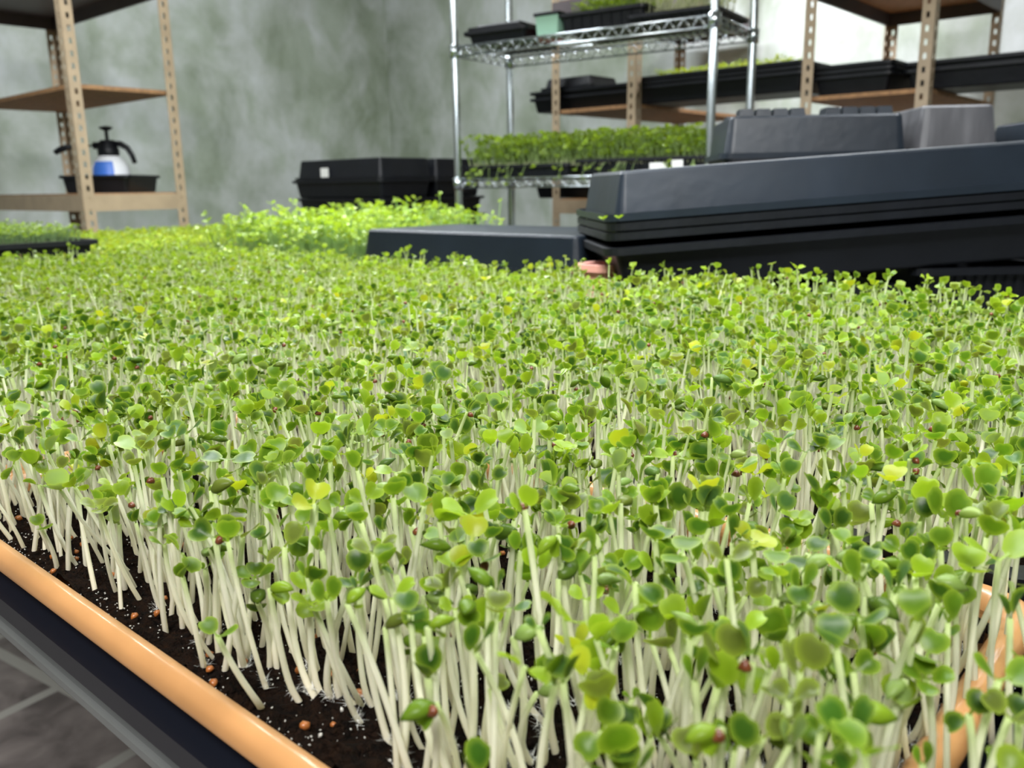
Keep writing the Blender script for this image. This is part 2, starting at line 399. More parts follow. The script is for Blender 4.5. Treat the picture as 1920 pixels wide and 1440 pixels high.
def mat_head(yaw, tilt, tdir):
    """rotation matrices (n,3,3): yaw about z, then tilt about horizontal axis at tdir"""
    n = len(yaw); cy, sy = np.cos(yaw), np.sin(yaw); Z = np.zeros(n); I = np.ones(n)
    Rz = np.stack([np.stack([cy, -sy, Z], 1), np.stack([sy, cy, Z], 1), np.stack([Z, Z, I], 1)], 1)
    ax = np.stack([-np.sin(tdir), np.cos(tdir), Z], 1); c_, s_ = np.cos(tilt), np.sin(tilt)
    K = np.stack([np.stack([Z, -ax[:, 2], ax[:, 1]], 1), np.stack([ax[:, 2], Z, -ax[:, 0]], 1), np.stack([-ax[:, 1], ax[:, 0], Z], 1)], 1)
    Rt = np.eye(3)[None] + s_[:, None, None] * K + (1 - c_)[:, None, None] * (K @ K)
    return Rt @ Rz
PAL = {'dark': (.040, .098, .010), 'mid': (.092, .180, .010), 'bright': (.195, .310, .015), 'yellow': (.33, .38, .02), 'pale': (.22, .32, .10), 'dull': (.115, .150, .026), 'blue': (.065, .140, .038)}
EDGE = np.array((.34, .46, .05))
STOP = np.array((.56, .66, .30)); SMID = np.array((.88, .88, .76)); SBOT = np.array((.90, .82, .66))
def stem_arrays(base, head, bend, r, sides, segs, hook=None):
    """n stems -> verts (n, (segs+1)*sides, 3), t (segs+1)"""
    n = len(base); t_ = np.linspace(0, 1, segs + 1)
    mid = base * .55 + head * .45; mid[:, 2] += 0; mid[:, :2] += bend
    B = ((1 - t_) ** 2)[None, :, None] * base[:, None] + (2 * t_ * (1 - t_))[None, :, None] * mid[:, None] + (t_ ** 2)[None, :, None] * head[:, None]
    if hook is not None:      # bent neck: last points arch over
        w = np.clip((t_ - .72) / .28, 0, 1)
        arch = np.sin(w * math.pi * .5)
        B[:, :, :2] += 0
    th = 2 * math.pi * np.arange(sides) / sides
    rad = r[:, None] * (1.12 - .3 * t_)[None]
    V = B[:, :, None, :] + np.stack([np.cos(th), np.sin(th), 0 * th], 1)[None, None] * rad[:, :, None, None]
    return V.reshape(n, -1, 3), t_
def stem_faces(sides, segs):
    f = []
    for i in range(segs):
        for j in range(sides): f.append((i * sides + j, i * sides + (j + 1) % sides, (i + 1) * sides + (j + 1) % sides, (i + 1) * sides + j))
    return f
class Big:
    """accumulates big numpy meshes with a Col attribute and material index"""
    def __init__(s): s.V = []; s.Cc = []; s.L = []; s.LS = []; s.MI = []; s.n = 0; s.nl = 0
    def add(s, V, faces, col, mi):
        """V (n,k,3) instances, faces list of tuples, col (n,k,3)"""
        n, k = V.shape[:2]
        s.V.append(V.reshape(-1, 3)); s.Cc.append(np.clip(col, 0, 1).reshape(-1, 3))
        flat = np.array([i for f in faces for i in f]); lens = np.array([len(f) for f in faces])
        off = (np.arange(n) * k + s.n)[:, None]
        s.L.append((flat[None] + off).ravel())
        st = np.concatenate([[0], np.cumsum(lens)[:-1]])
        s.LS.append((st[None] + (np.arange(n) * len(flat))[:, None] + s.nl).ravel())
        s.MI.append(np.full(n * len(faces), mi)); s.n += n * k; s.nl += n * len(flat)
    def build(s, name, mats, parent=None):
        me = bpy.data.meshes.new(name); V = np.concatenate(s.V); L = np.concatenate(s.L); LS = np.concatenate(s.LS); MI = np.concatenate(s.MI); Cc = np.concatenate(s.Cc)
        me.vertices.add(len(V)); me.vertices.foreach_set('co', V.astype(np.float32).ravel())
        me.loops.add(len(L)); me.loops.foreach_set('vertex_index', L.astype(np.int32))
        me.polygons.add(len(LS)); me.polygons.foreach_set('loop_start', LS.astype(np.int32))
        me.polygons.foreach_set('material_index', MI.astype(np.int32)); me.polygons.foreach_set('use_smooth', np.ones(len(LS), bool))
        a = me.attributes.new('Col', 'FLOAT_COLOR', 'POINT'); a.data.foreach_set('color', np.concatenate([Cc, np.ones((len(Cc), 1))], 1).astype(np.float32).ravel())
        for m in mats: me.materials.append(m)
        me.update(calc_edges=True); me.validate()
        o = bpy.data.objects.new(name, me); C.objects.link(o)
        if parent: o.parent = parent
        return o
def stem_cols(n, t_, sides, tone, top=None):
    isg = top; top = STOP if top is None else np.array(top)
    g = np.clip((t_ - .72) / .28, 0, 1)[None, :, None]; lo = np.clip(1 - t_ / .3, 0, 1)[None, :, None]
    cc = (SMID if isg is None else top * .8 + .02) * (1 - g) + top * g; cc = cc * (1 - lo * .6) + SBOT * lo * .6
    cc = cc * tone[:, None, None]
    return np.repeat(cc, sides, axis=1)
def leaf_cols(K, base):
    """K (k,), base (n,3) -> (n,k,3); the rim of a cotyledon is lighter"""
    w = (K * .62)[None, :, None]
    return base[:, None] * (1 - w) + EDGE * w * 1. 
def crop(name, base, head, lod, size, kinds, pal, rad=.00105, stem_top=None, hullp=.03, label='', cat='sprouts', tilt=(.0, .5), group=None):
    """a whole field of sprouts in one object"""
    n = len(base); big = Big()
    lods = lod if isinstance(lod, np.ndarray) else np.full(n, lod)
    kn = list(kinds); kp = np.array([kinds[k] for k in kn], float); kp /= kp.sum(); kk = rng.choice(len(kn), n, p=kp)
    pn = list(pal); pp = np.array([pal[k] for k in pn], float); pp /= pp.sum(); pc = np.array([PAL[k] for k in pn])[rng.choice(len(pn), n, p=pp)]
    pc = pc * rng.uniform(.8, 1.2, (n, 1)) * rng.uniform(.93, 1.07, (n, 3))
    yaw = rng.uniform(0, 2 * math.pi, n); tl = rng.uniform(tilt[0], tilt[1], n); td = rng.uniform(0, 2 * math.pi, n)
    sz = size * rng.uniform(.75, 1.2, n); tone = rng.uniform(.85, 1.05, n)
    Rm = mat_head(yaw, tl, td)
    for lo in (0, 1, 2):
        m = lods == lo
        if not m.any(): continue
        sides, segs = ((6, 6), (4, 4), (3, 3))[lo]
        bend = rng.normal(0, .004, (m.sum(), 2))
        SV, t_ = stem_arrays(base[m], head[m], bend, np.full(m.sum(), rad) * rng.uniform(.8, 1.2, m.sum()), sides, segs)
        big.add(SV, stem_faces(sides, segs), stem_cols(m.sum(), t_, sides, tone[m], stem_top), 0)
        for ki, kname in enumerate(kn):
            q = m & (kk == ki)
            if not q.any(): continue
            for (V, Fc, K) in head_template(kname, lo):
                P = np.einsum('nij,kj->nki', Rm[q], V) * sz[q][:, None, None] + head[q][:, None]
                big.add(P, Fc, leaf_cols(K, pc[q] * rng.uniform(.85, 1.15, (q.sum(), 1))), 1)
    # hulls
    h = rng.random(n) < hullp
    if h.any():
        V, Fc, K = bud(1); V = V * np.array([.0032, .0046, .0062]); 
        off = rng.normal(0, .0015, (h.sum(), 1, 3)); 
        P = np.einsum('nij,kj->nki', Rm[h], V) + head[h][:, None] + off - np.array([0, 0, .002])
        big.add(P, Fc, np.zeros((h.sum(), len(V), 3)), 2)
    o = big.build(name, [STEM, LEAF, HULL])
    return tag(o, label, cat, group, 'stuff')
def field(x0, x1, y0, y1, z, dens, h, hs, lean=.25):
    """jittered grid of bases; returns base, head"""
    sp = 1 / math.sqrt(dens); xs = np.arange(x0 + .008, x1 - .008, sp); ys = np.arange(y0 + .008, y1 - .008, sp)
    g = np.stack(np.meshgrid(xs, ys), -1).reshape(-1, 2); g = g + rng.uniform(-sp * .62, sp * .62, g.shape)
    g = g[(g[:, 0] > x0 + .004) & (g[:, 0] < x1 - .004) & (g[:, 1] > y0 + .004) & (g[:, 1] < y1 - .004)]
    n = len(g); base = np.concatenate([g, np.full((n, 1), z)], 1)
    # clumpy height
    hh = h + rng.normal(0, hs, n) + .5 * hs * np.sin(g[:, 0] * 37 + 2) * np.cos(g[:, 1] * 43)
    hh = np.clip(hh, h * .45, h * 1.6)
    ln = rng.normal(0, 1, (n, 2)) * lean * hh[:, None] * .45
    head = base + np.concatenate([ln, hh[:, None]], 1)
    return base, head

# ------------------------------------------------------------------ near trays
RIM = .875; SOILZ = .862
def soil_bed(x0, x1, y0, y1, z, parent=None, fine=False, label=None):
    nx, ny = (int((x1 - x0) / .004), int((y1 - y0) / .004)) if fine else (12, 6)
    mb = MB()
    for j in range(ny + 1):
        for i in range(nx + 1):
            x = x0 + (x1 - x0) * i / nx; y = y0 + (y1 - y0) * j / ny
            dz = (random.random() ** 2 * .0060 + .003 * math.sin(x * 55) * math.cos(y * 47)) if fine else 0
            mb.v.append((x, y, z + dz - .002))
    for j in range(ny):
        for i in range(nx): a = j * (nx + 1) + i; mb.f.append((a, a + 1, a + nx + 2, a + nx + 1))
    o = mb.build('soil', SOIL, None, smooth=False)
    if parent:
        o.parent = parent; o.location = -Vector(parent.location)
    return o
def bed(name, x0, x1, y0, y1, mat, label, group=None, rim=RIM, fine=False, tan=False, nest=False, H=.058):
    cx, cy = (x0 + x1) / 2, (y0 + y1) / 2
    e = empty(name, (cx, cy, rim - H), label, 'tray', group)
    o = tray_mesh(x1 - x0, y1 - y0, H, lip=.010, round_lip=tan, taper=.008).build('tray_shell', mat, e, smooth=False)
    if tan:
        o.data.polygons.foreach_set('use_smooth', [True] * len(o.data.polygons)); md = o.modifiers.new('e', 'EDGE_SPLIT'); md.split_angle = R(50)
    soil_bed(x0 + .017, x1 - .017, y0 + .017, y1 - .017, rim - .013, e, fine)
    return e
Y0 = .128
rows = [(Y0, Y0 + .280), (Y0 + .290, Y0 + .570), (Y0 + .580, Y0 + .860)]
cols = [(-.045, .495), (-.60, -.055), (-1.155, -.61), (-1.71, -1.165)]
wordr = ['row nearest the floor', 'middle row', 'row farthest from the floor']
wordc = ['right under the camera corner', 'second from the right', 'third from the right', 'leftmost of its row']
for ri, (ya, yb) in enumerate(rows):
    for ci, (xa, xb) in enumerate(cols):
        near = ri == 0 and ci in (0, 1)
        lab = ('tan plastic tray with rounded rim and dark soil beside the tiled floor, bottom left' if (ri, ci) == (0, 1) else
               'black plastic tray of soil under the sprouts in the bottom right corner' if (ri, ci) == (0, 0) else
               'sprout filled %s tray, %s, %s' % ('tan' if ri == 0 else 'black', wordr[ri], wordc[ci]))
        bed('sprout_tray', xa, xb, ya, yb, TERRA if ri == 0 and ci else BLK, lab, 'trays under the sprout canopy', fine=near or (ri == 1 and ci < 2), tan=ri == 0 and ci > 0, rim=RIM)
# the black outer tray the tan one is nested in
LIPM = plain('black_glossy_plastic', (.006, .008, .014), .32)
ot = put_tray('drip_tray', -.3275, .1255 + .144, TZ, LIPM, 'black plastic tray underneath the tan tray, its blue-grey lip along the table edge', 'tray', L=.575, W=.288, H=.044, lip=.009, taper=.010)
ot2 = put_tray('drip_tray', .2445, .1255 + .144, TZ, LIPM, 'black outer tray nested under the sprout tray in the bottom right corner', 'tray', L=.56, W=.288, H=.044, lip=.009, taper=.010)

# ------------------------------------------------------------------ main sprout population
BY0 = Y0 + .017
bases, heads = field(-1.80, .478, BY0, rows[2][1] - .012, SOILZ, 11000, .0605, .0095, .30)
# thin the edge next to the rim, fade strongly
d_edge = bases[:, 1] - BY0
keep = rng.random(len(bases)) < np.clip(.45 + d_edge / .03, 0, 1)
for xg in (-.05, -.605, -1.16): keep &= np.abs(bases[:, 0] - xg) > .010
for (a, b_) in ((rows[0][1], rows[1][0]), (rows[1][1], rows[2][0])): keep &= ~((bases[:, 1] > a - .010) & (bases[:, 1] < b_ + .010))
bases, heads = bases[keep], heads[keep]
edge = np.clip(1 - (bases[:, 1] - BY0) / .05, 0, 1)
heads[:, 2] -= edge * .012; heads[:, 1] -= edge * .012 * rng.random(len(heads))
# a few bare patches of soil
for (px, py, rr) in ((1475, 1150, .016), (560, 1400, .022), (300, 1230, .018), (150, 1090, .014), (640, 1420, .02), (1400, 1210, .012), (250, 1170, .015)):
    q = onz(px, py, SOILZ); k2 = np.hypot(bases[:, 0] - q[0], bases[:, 1] - q[1]) > rr
    bases, heads = bases[k2], heads[k2]
# taller toward the far right
# everything behind the black stack is out
pxh = np.array([proj(p) for p in heads])
q_ = heads - O; D = q_ @ FW
out = (pxh[:, 0] > 1100) & (D > 1.08)
bases, heads, pxh, D = bases[~out], heads[~out], pxh[~out], D[~out]
tall = np.clip((pxh[:, 0] - 900) / 600, 0, 1) * np.clip((D - .6) / .4, 0, 1)
heads[:, 2] += .014 * tall * rng.random(len(heads)) * 1.3
# outliers
ol = rng.random(len(heads)) < .03; heads[ol, 2] += .010
# nothing in the lens
k3 = (np.linalg.norm(heads - O, axis=1) > .150)
bases, heads, pxh, D = bases[k3], heads[k3], pxh[k3], D[k3]

# traced sprouts: head pixel x, y, leaf width in pixels, kind, shade, stem height (m), hull
TR = [
(478,1078,44,'pin','mid',.040,0),(613,1120,40,'heart','mid',.056,0),(603,1027,34,'upright','mid',.060,0),(673,1103,34,'upright','blue',.058,0),
(735,1117,46,'open','bright',.062,0),(700,1033,46,'open','dull',.066,0),(720,992,36,'upright','dark',.064,0),(771,982,36,'upright','mid',.062,1),
(795,1112,44,'bud','pale',.058,0),(880,960,56,'open','bright',.074,0),(903,914,42,'upright','dark',.074,0),(833,1000,36,'flat','mid',.062,0),
(977,1027,36,'heart','mid',.062,0),(1003,1060,40,'heart','bright',.060,0),(962,1190,46,'budup','pale',.056,0),(1007,1293,42,'budup','pale',.034,0),
(930,1112,44,'upright','dark',.064,0),(853,1137,34,'open','bright',.056,0),(260,836,42,'open','pale',.070,0),(350,808,38,'open','blue',.070,0),
(425,856,44,'flat','dark',.066,0),(478,852,36,'fold','mid',.064,0),(652,834,40,'upright','dark',.074,0),(523,823,34,'bud','pale',.064,0),
(199,740,34,'heart','dark',.066,0),(200,626,24,'heart','mid',.068,0),(335,672,26,'upright','bright',.070,0),(22,704,40,'open','mid',.072,0),
(98,728,32,'fold','blue',.066,0),(197,762,36,'upright','dark',.068,0),(230,788,30,'open','mid',.062,0),(266,783,30,'heart','bright',.062,0),
(303,783,28,'droop','bright',.064,0),(375,779,32,'fold','mid',.064,0),(434,677,26,'budup','pale',.070,0),(463,715,30,'heart','mid',.066,0),
(525,706,28,'heart','mid',.068,0),(164,690,24,'open','bright',.064,0),(150,822,26,'open','mid',.058,0),(106,823,28,'fold','mid',.056,0),
(204,828,28,'droop','dark',.060,0),(396,915,44,'budup','dull',.066,0),(402,1003,46,'fold','dark',.060,1),(533,1020,46,'droop','dull',.058,0),
(343,1077,30,'upright','mid',.044,0),(385,1062,20,'tiny','mid',.040,0),(1390,1178,46,'open','bright',.058,0),(1457,1118,42,'bud','pale',.062,0),
(1507,1060,44,'budup','pale',.064,0),(1563,990,42,'heart','dark',.062,0),(1593,1072,50,'open','bright',.066,0),(1677,1108,56,'upright','blue',.066,0),
(1750,1082,52,'bud','pale',.066,0),(1777,1162,50,'upright','mid',.060,0),(1873,1045,74,'open','bright',.074,0),(1737,1268,52,'pin','mid',.054,0),
(1873,1270,64,'open','mid',.064,0),(1710,1208,50,'upright','dull',.062,0),(1500,1255,64,'heart','dull',.066,0),(1443,1252,40,'upright','bright',.060,0),
(1357,1235,60,'heart','dull',.064,0),(1303,1272,56,'upright','mid',.062,0),(1600,1255,44,'fold','mid',.058,0),(1597,1330,70,'bud','bright',.062,0),
(1377,1402,60,'heart','dark',.056,0),(1430,1378,50,'open','dull',.056,0),(1480,1392,54,'upright','pale',.056,0),(1553,1188,50,'budup','mid',.058,1),
(1460,1028,40,'upright','dull',.060,0),(1397,1113,38,'droop','dull',.058,0),(1300,1048,36,'upright','mid',.060,0),(1333,1054,36,'upright','yellow',.060,0),
(1730,1427,40,'upright','mid',.046,0),(1900,1420,44,'flat','mid',.046,0),(1817,1335,46,'droop','dark',.056,0),(1766,965,54,'heart','mid',.066,0),
(1634,938,40,'budup','mid',.068,0),(1831,914,46,'heart','mid',.070,0),(1257,958,52,'heart','dark',.064,0),(1405,938,42,'upright','bright',.066,0),
(1510,842,38,'open','dark',.072,0),(1303,898,34,'bud','pale',.064,0),(1344,892,36,'heart','mid',.064,0),(1262,850,40,'flat','bright',.068,0),
(1198,901,34,'upright','mid',.062,0),(1036,868,34,'upright','dark',.062,0),(1335,702,30,'bud','blue',.076,0),(1250,1072,44,'upright','dark',.062,0),
(1220,1378,60,'upright','bright',.044,0),(1115,1082,42,'bud','pale',.062,0),(1098,1118,36,'open','bright',.056,0),(1165,1060,36,'fold','mid',.060,0),
(560,940,34,'open','mid',.062,0),(596,900,34,'heart','mid',.062,0),(640,945,34,'fold','mid',.060,0),(700,905,40,'bud','pale',.064,0),
(742,880,38,'flat','bright',.064,0),(1160,935,36,'open','mid',.062,0),(975,845,34,'heart','bright',.068,0),(1690,1030,36,'fold','mid',.060,0),
(1185,1305,30,'tiny','mid',.040,0),(1065,1262,30,'upright','dull',.044,0),(830,1175,26,'tiny','dull',.044,1),(255,975,26,'upright','dark',.046,0),
]
lens_names = {}
indiv = []    # dicts
for (px, py, wpx, kind, shade, sh, hull) in TR:
    hd = onz(px, py + 6, SOILZ + sh)
    if hd[1] < BY0 + .006: hd = hd.copy()
    bx, by = hd[0] + random.gauss(0, .006), hd[1] + random.gauss(0, .005) + .002
    by = max(by, BY0 + random.uniform(0.002, .01))
    z = proj(hd)[2]
    yawc = math.atan2(CR[1], CR[0])     # leaves spread across the view
    indiv.append(dict(base=np.array([bx, by, SOILZ]), head=hd, kind=kind, shade=shade, size=min(max(wpx * z / F, .0052), .0115), yaw=yawc + random.uniform(-.35, .35), tilt=random.uniform(0, .35), tdir=math.atan2(-FW[1], -FW[0]) + random.uniform(-.6, .6), hull=hull, traced=1))
# clear randoms that sit on traced heads
th_ = np.array([i['head'] for i in indiv]); tb = np.array([i['base'] for i in indiv])
pt = np.array([proj(p)[:2] for p in th_])
kp_ = np.ones(len(heads), bool)
for a, p2 in zip(th_, pt):
    d3 = np.linalg.norm(heads - a, axis=1); kp_ &= d3 > .0065
    dd = np.hypot(pxh[:, 0] - p2[0], pxh[:, 1] - p2[1]); 
    nearer = (np.linalg.norm(heads - O, axis=1) < np.linalg.norm(a - O)) & (dd < 26)
    kp_ &= ~nearer
bases, heads, pxh, D = bases[kp_], heads[kp_], pxh[kp_], D[kp_]
# nearest ones in view become individuals
inview = (pxh[:, 0] > -10) & (pxh[:, 0] < 1930) & (pxh[:, 1] > 0) & (pxh[:, 1] < 1445) & (pxh[:, 2] > 0)
order = np.argsort(np.where(inview, np.linalg.norm(heads - O, axis=1), 1e9))[:300 - len(indiv)]
kd = ['open', 'heart', 'upright', 'flat', 'droop', 'fold', 'budup', 'bud', 'tiny', 'pin']; kw = [20, 20, 18, 6, 10, 10, 8, 8, 5, 3]
sd = ['dark', 'mid', 'bright', 'yellow', 'pale', 'dull', 'blue']; sw = [22, 36, 20, 2, 7, 13, 4]
for i in order:
    indiv.append(dict(base=bases[i], head=heads[i], kind=random.choices(kd, kw)[0], shade=random.choices(sd, sw)[0], size=random.uniform(.0066, .0092), yaw=random.uniform(0, 6.28), tilt=random.uniform(0, .5), tdir=random.uniform(0, 6.28), hull=int(random.random() < .05), traced=0))
msk = np.ones(len(heads), bool); msk[order] = False
bases, heads, D = bases[msk], heads[msk], D[msk]

# labels that single each sprout out
SH = {'dark': 'dark green', 'mid': 'green', 'bright': 'bright green', 'yellow': 'yellow-green', 'pale': 'pale green', 'dull': 'olive green', 'blue': 'bluish green'}
KN = {'open': 'wide open leaves', 'heart': 'heart-shaped leaf pair', 'upright': 'upright leaves', 'flat': 'flat spread leaves', 'droop': 'one drooping leaf', 'fold': 'folded leaves', 'pin': 'pinwheel leaves', 'bud': 'nodding closed leaves', 'budup': 'closed bud', 'tiny': 'tiny leaves'}
cells = {}
for it in indiv:
    x, y, _ = proj(it['head']); it['px'] = (x, y)
    col = min(7, max(0, int(x / 240))); row = min(5, max(0, int((y - 600) / 140)))
    cells.setdefault((row, col), []).append(it)
rowsn = ['sixth', 'fifth', 'fourth', 'third', 'second', 'bottom']
ordn = ['first', 'second', 'third', 'fourth', 'fifth', 'sixth', 'seventh', 'eighth', 'ninth', 'tenth', 'eleventh', 'twelfth']
coln = ['by left edge', 'left of tan rim end', 'above tan rim end', 'left of centre', 'just right of centre', 'right of centre', 'far right', 'by right edge']
rown = ['in upper canopy', 'in middle canopy', 'below mid canopy', 'in front canopy', 'near bottom', 'at the bottom']
for (r_, c_), lst in cells.items():
    lst.sort(key=lambda d: d['px'][0]); seen = {}
    for d in lst: seen.setdefault((d['shade'], d['kind']), []).append(d)
    for (s_, k_), ds in seen.items():
        for n_, d in enumerate(ds):
            o_ = '' if len(ds) == 1 else ordn[min(n_, 11)] + ' from left, '
            d['label'] = '%s sprout, %s, %s%s %s' % (SH[s_], KN[k_], o_, coln[c_], rown[r_])
def small(name, V, faces, col, mat, parent=None, origin=None):
    me = bpy.data.meshes.new(name); me.from_pydata([tuple(p) for p in V], [], faces); me.materials.append(mat)
    me.polygons.foreach_set('use_smooth', [True] * len(faces))
    a = me.attributes.new('Col', 'FLOAT_COLOR', 'POINT'); a.data.foreach_set('color', np.concatenate([np.clip(col, 0, 1), np.ones((len(col), 1))], 1).astype(np.float32).ravel())
    o = bpy.data.objects.new(name, me); C.objects.link(o)
    if parent: o.parent = parent
    return o
for it in indiv:
    b0 = it['base']; e = bpy.data.objects.new('sprout', None); C.objects.link(e); e.location = b0; e.empty_display_size = .01
    tag(e, it['label'], 'sprout', 'individual sprouts in the front trays')
    h0 = it['head'] - b0
    hd = h0[None]; bs = np.zeros((1, 3))
    SV, t_ = stem_arrays(bs, hd, np.array([[random.gauss(0, .005), random.gauss(0, .004)]]), np.array([random.uniform(.00095, .0013)]), 8, 10)
    sv = SV[0].copy()
    curl = random.uniform(0, 2 * math.pi); ca = random.uniform(0, .004)      # a little root curve at the foot
    ring = np.repeat(t_, 8); sv[:, 0] += ca * math.cos(curl) * np.exp(-ring * 9) ; sv[:, 1] += ca * abs(math.sin(curl)) * np.exp(-ring * 9)
    fc = stem_faces(8, 10); fc.append(tuple(10 * 8 + j for j in range(8)))
    tone = np.array([random.uniform(.86, 1.04)])
    small('stem', sv, fc, stem_cols(1, t_, 8, tone)[0], STEM, e)
    Rm = mat_head(np.array([it['yaw']]), np.array([it['tilt']]), np.array([it['tdir']]))[0]
    base_c = np.array(PAL[it['shade']]) * random.uniform(.85, 1.15)
    for (V, Fc, K) in head_template(it['kind'], 0):
        P = V @ Rm.T * it['size'] + h0; cc = leaf_cols(K, base_c[None] * random.uniform(.85, 1.15))[0]
        small('leaf', P, Fc, cc, LEAF, e)
    if it['hull']:
        V, Fc, K = bud(0); P = (V * np.array([.0030, .0048, .0066])) @ Rm.T + h0 + np.array([random.uniform(-.002, .002), -.001, -.001])
        small('seed_hull', P, Fc, np.zeros((len(V), 3)), HULL, e)
# the remaining thousands
dist = np.linalg.norm(heads - O, axis=1)
lod = np.where(dist < .55, 0, np.where(dist < .95, 1, 2))
mk = {'open': 18, 'heart': 26, 'upright': 24, 'flat': 4, 'droop': 14, 'fold': 16, 'budup': 4, 'bud': 5, 'tiny': 4, 'pin': 4}
mp = {'dark': 22, 'mid': 34, 'bright': 20, 'yellow': 4, 'pale': 7, 'dull': 14, 'blue': 5}
crop('sprout_canopy', bases, heads, lod, .0076, mk, mp, label='dense carpet of green sprouts on pale stems filling the front trays behind the nearest plants', hullp=.05)

# ------------------------------------------------------------------ things on the soil
def scatter_near(n, x0=-.60, x1=.28, y0=.147, y1=.52):
    return [(random.uniform(x0, x1), y0 + (y1 - y0) * random.random() ** 1.6) for _ in range(n)]
pb = Big(); V, Fc, K = bud(2)
P_ = []
for (x, y) in scatter_near(5200):
    s = random.uniform(.0003, .0010) * (1 if random.random() < .93 else 2.0)
    Q = V * s * np.array([1, 1.4, 1.6]) @ mat_head(np.array([random.uniform(0, 6)]), np.array([random.uniform(0, 2)]), np.array([0.]))[0].T
    P_.append(Q + np.array([x, y, SOILZ + .0005]))
pb.add(np.array(P_), Fc, np.ones((len(P_), len(V), 3)), 0)
tag(pb.build('perlite', [PERL]), 'white perlite crumbs scattered over the dark soil of the front tan tray', 'perlite', kind='stuff')
hm = None
hv, hf, _ = bud(1); hv = (hv - np.array([.67, 0, 0])) * np.array([.0034, .0052, .0060])
for k in range(70):
    if k < 40: x, y = random.uniform(-.55, -.12), random.uniform(BY0 + .002, BY0 + .05)
    else: x, y = random.uniform(-.5, .1), random.uniform(BY0, BY0 + .2)
    if hm is None:
        o = small('seed_hull', hv, hf, np.zeros((len(hv), 3)), AMBER); hm = o
    else: o = hm.copy(); C.objects.link(o)
    o.location = (x, y, SOILZ + .0015); o.rotation_euler = (random.uniform(-1, 1), random.uniform(-1, 1), random.uniform(0, 6)); s = random.uniform(.75, 1.25); o.scale = (s, s, s)
    tag(o, 'shed amber seed hull lying on the dark soil among the stem feet', 'seed hull', 'seed hulls on the soil')
fz = MB()
cand = [i['base'] for i in indiv] + [b_ for b_ in bases[np.argsort(np.linalg.norm(bases - O, axis=1))[:260]]]
for b0 in cand:
    if random.random() < .2: continue
    for k in range(34):
        a = random.uniform(0, 6.28); l = random.uniform(.002, .0055); el = random.uniform(-.2, 1.0)
        p1 = Vector((b0[0], b0[1], b0[2] + random.uniform(.0, .005))); d = Vector((math.cos(a) * math.cos(el), math.sin(a) * math.cos(el), math.sin(el))) * l
        s = Vector((-math.sin(a), math.cos(a), 0)) * .00008
        n = len(fz.v); fz.v += [tuple(p1 - s), tuple(p1 + s), tuple(p1 + d)]; fz.f.append((n, n + 1, n + 2))
tag(fz.build('root_hairs', FUZZ), 'fuzzy white root hairs around the feet of the front stems', 'root hairs', kind='stuff')

# ------------------------------------------------------------------ middle distance crops
def plain_tray(cx, cy, z, label, mat=BLK, **k): return put_tray('seedling_tray', cx, cy, z, mat, label, 'tray', **k)
# row 3 / 4 tall shoots
def simple_bed(x0, x1, y0, y1, z, label, H=.058, group=None):
    cx, cy = (x0 + x1) / 2, (y0 + y1) / 2
    e = empty('seedling_tray', (cx, cy, z), label, 'tray', group)
    tray_mesh(x1 - x0, y1 - y0, H, lip=.010, taper=.008, corr=7).build('tray_shell', BLK, e)
    soil_bed(x0 + .017, x1 - .017, y0 + .017, y1 - .017, z + H - .012, e)
    return e
simple_bed(-1.93, -1.37, 1.05, 1.33, TZ, 'black tray growing the tall bright shoots left of the upturned tray')
simple_bed(-2.02, -1.45, 1.36, 1.64, TZ, 'black tray of tall shoots just before the corner pile of black trays')
ba, hd = field(-1.91, -1.38, 1.06, 1.32, .86, 5200, .104, .018, .45)
b2, h2 = field(-2.0, -1.46, 1.37, 1.63, .86, 4200, .112, .018, .45)
crop('tall_shoots', np.concatenate([ba, b2]), np.concatenate([hd, h2]), 2, .0125, {'pea': 5, 'open': 3, 'flat': 1}, {'bright': 4, 'pale': 4, 'mid': 2}, rad=.0012, stem_top=(.4, .6, .2), hullp=0,
     label='mound of tall bright green shoots rising before the black trays in the room corner', tilt=(0, .8))
# yellow-green field far left and middle
fieldtr = [(-2.88, -2.35, .83, 1.11), (-2.33, -1.76, .83 + .17, 1.04 + .0) ]
tb_ = []
k = 0
for (xa, xb) in ((-2.88, -2.34), (-2.32, -2.04)):
    for (ya, yb) in ((.995, 1.275), (1.285, 1.565), (1.575, 1.855)):
        simple_bed(xa, xb, ya, yb, TZ, 'black tray of low yellow-green seedlings, %s, %s' % (['far left end of the table', 'next to the tall shoots'][xa > -2.4], ['front', 'middle', 'back'][int(round((ya - .995) / .29))]))
        tb_.append((xa, xb, ya, yb))
simple_bed(-2.42, -1.88, .83, .985, TZ, 'narrow black tray of seedlings beyond the front sprout carpet, left of the tall shoots')
A, B_ = [], []
for (xa, xb, ya, yb) in tb_ + [(-2.42, -1.88, .83, .985)]:
    p, q = field(xa, xb, ya, yb, .86, 6500, .062, .006, .3); A.append(p); B_.append(q)
A = np.concatenate(A); B_ = np.concatenate(B_)
back = A[:, 0] * -1 > 2.6
crop('yellow_green_seedlings', A, B_, 2, .0085, {'open': 4, 'flat': 4, 'heart': 2}, {'yellow': 6, 'bright': 5, 'pale': 3}, rad=.001, stem_top=(.55, .65, .2), hullp=0,
     label='low yellow-green seedlings covering the far left end of the table below the sprayer rack')
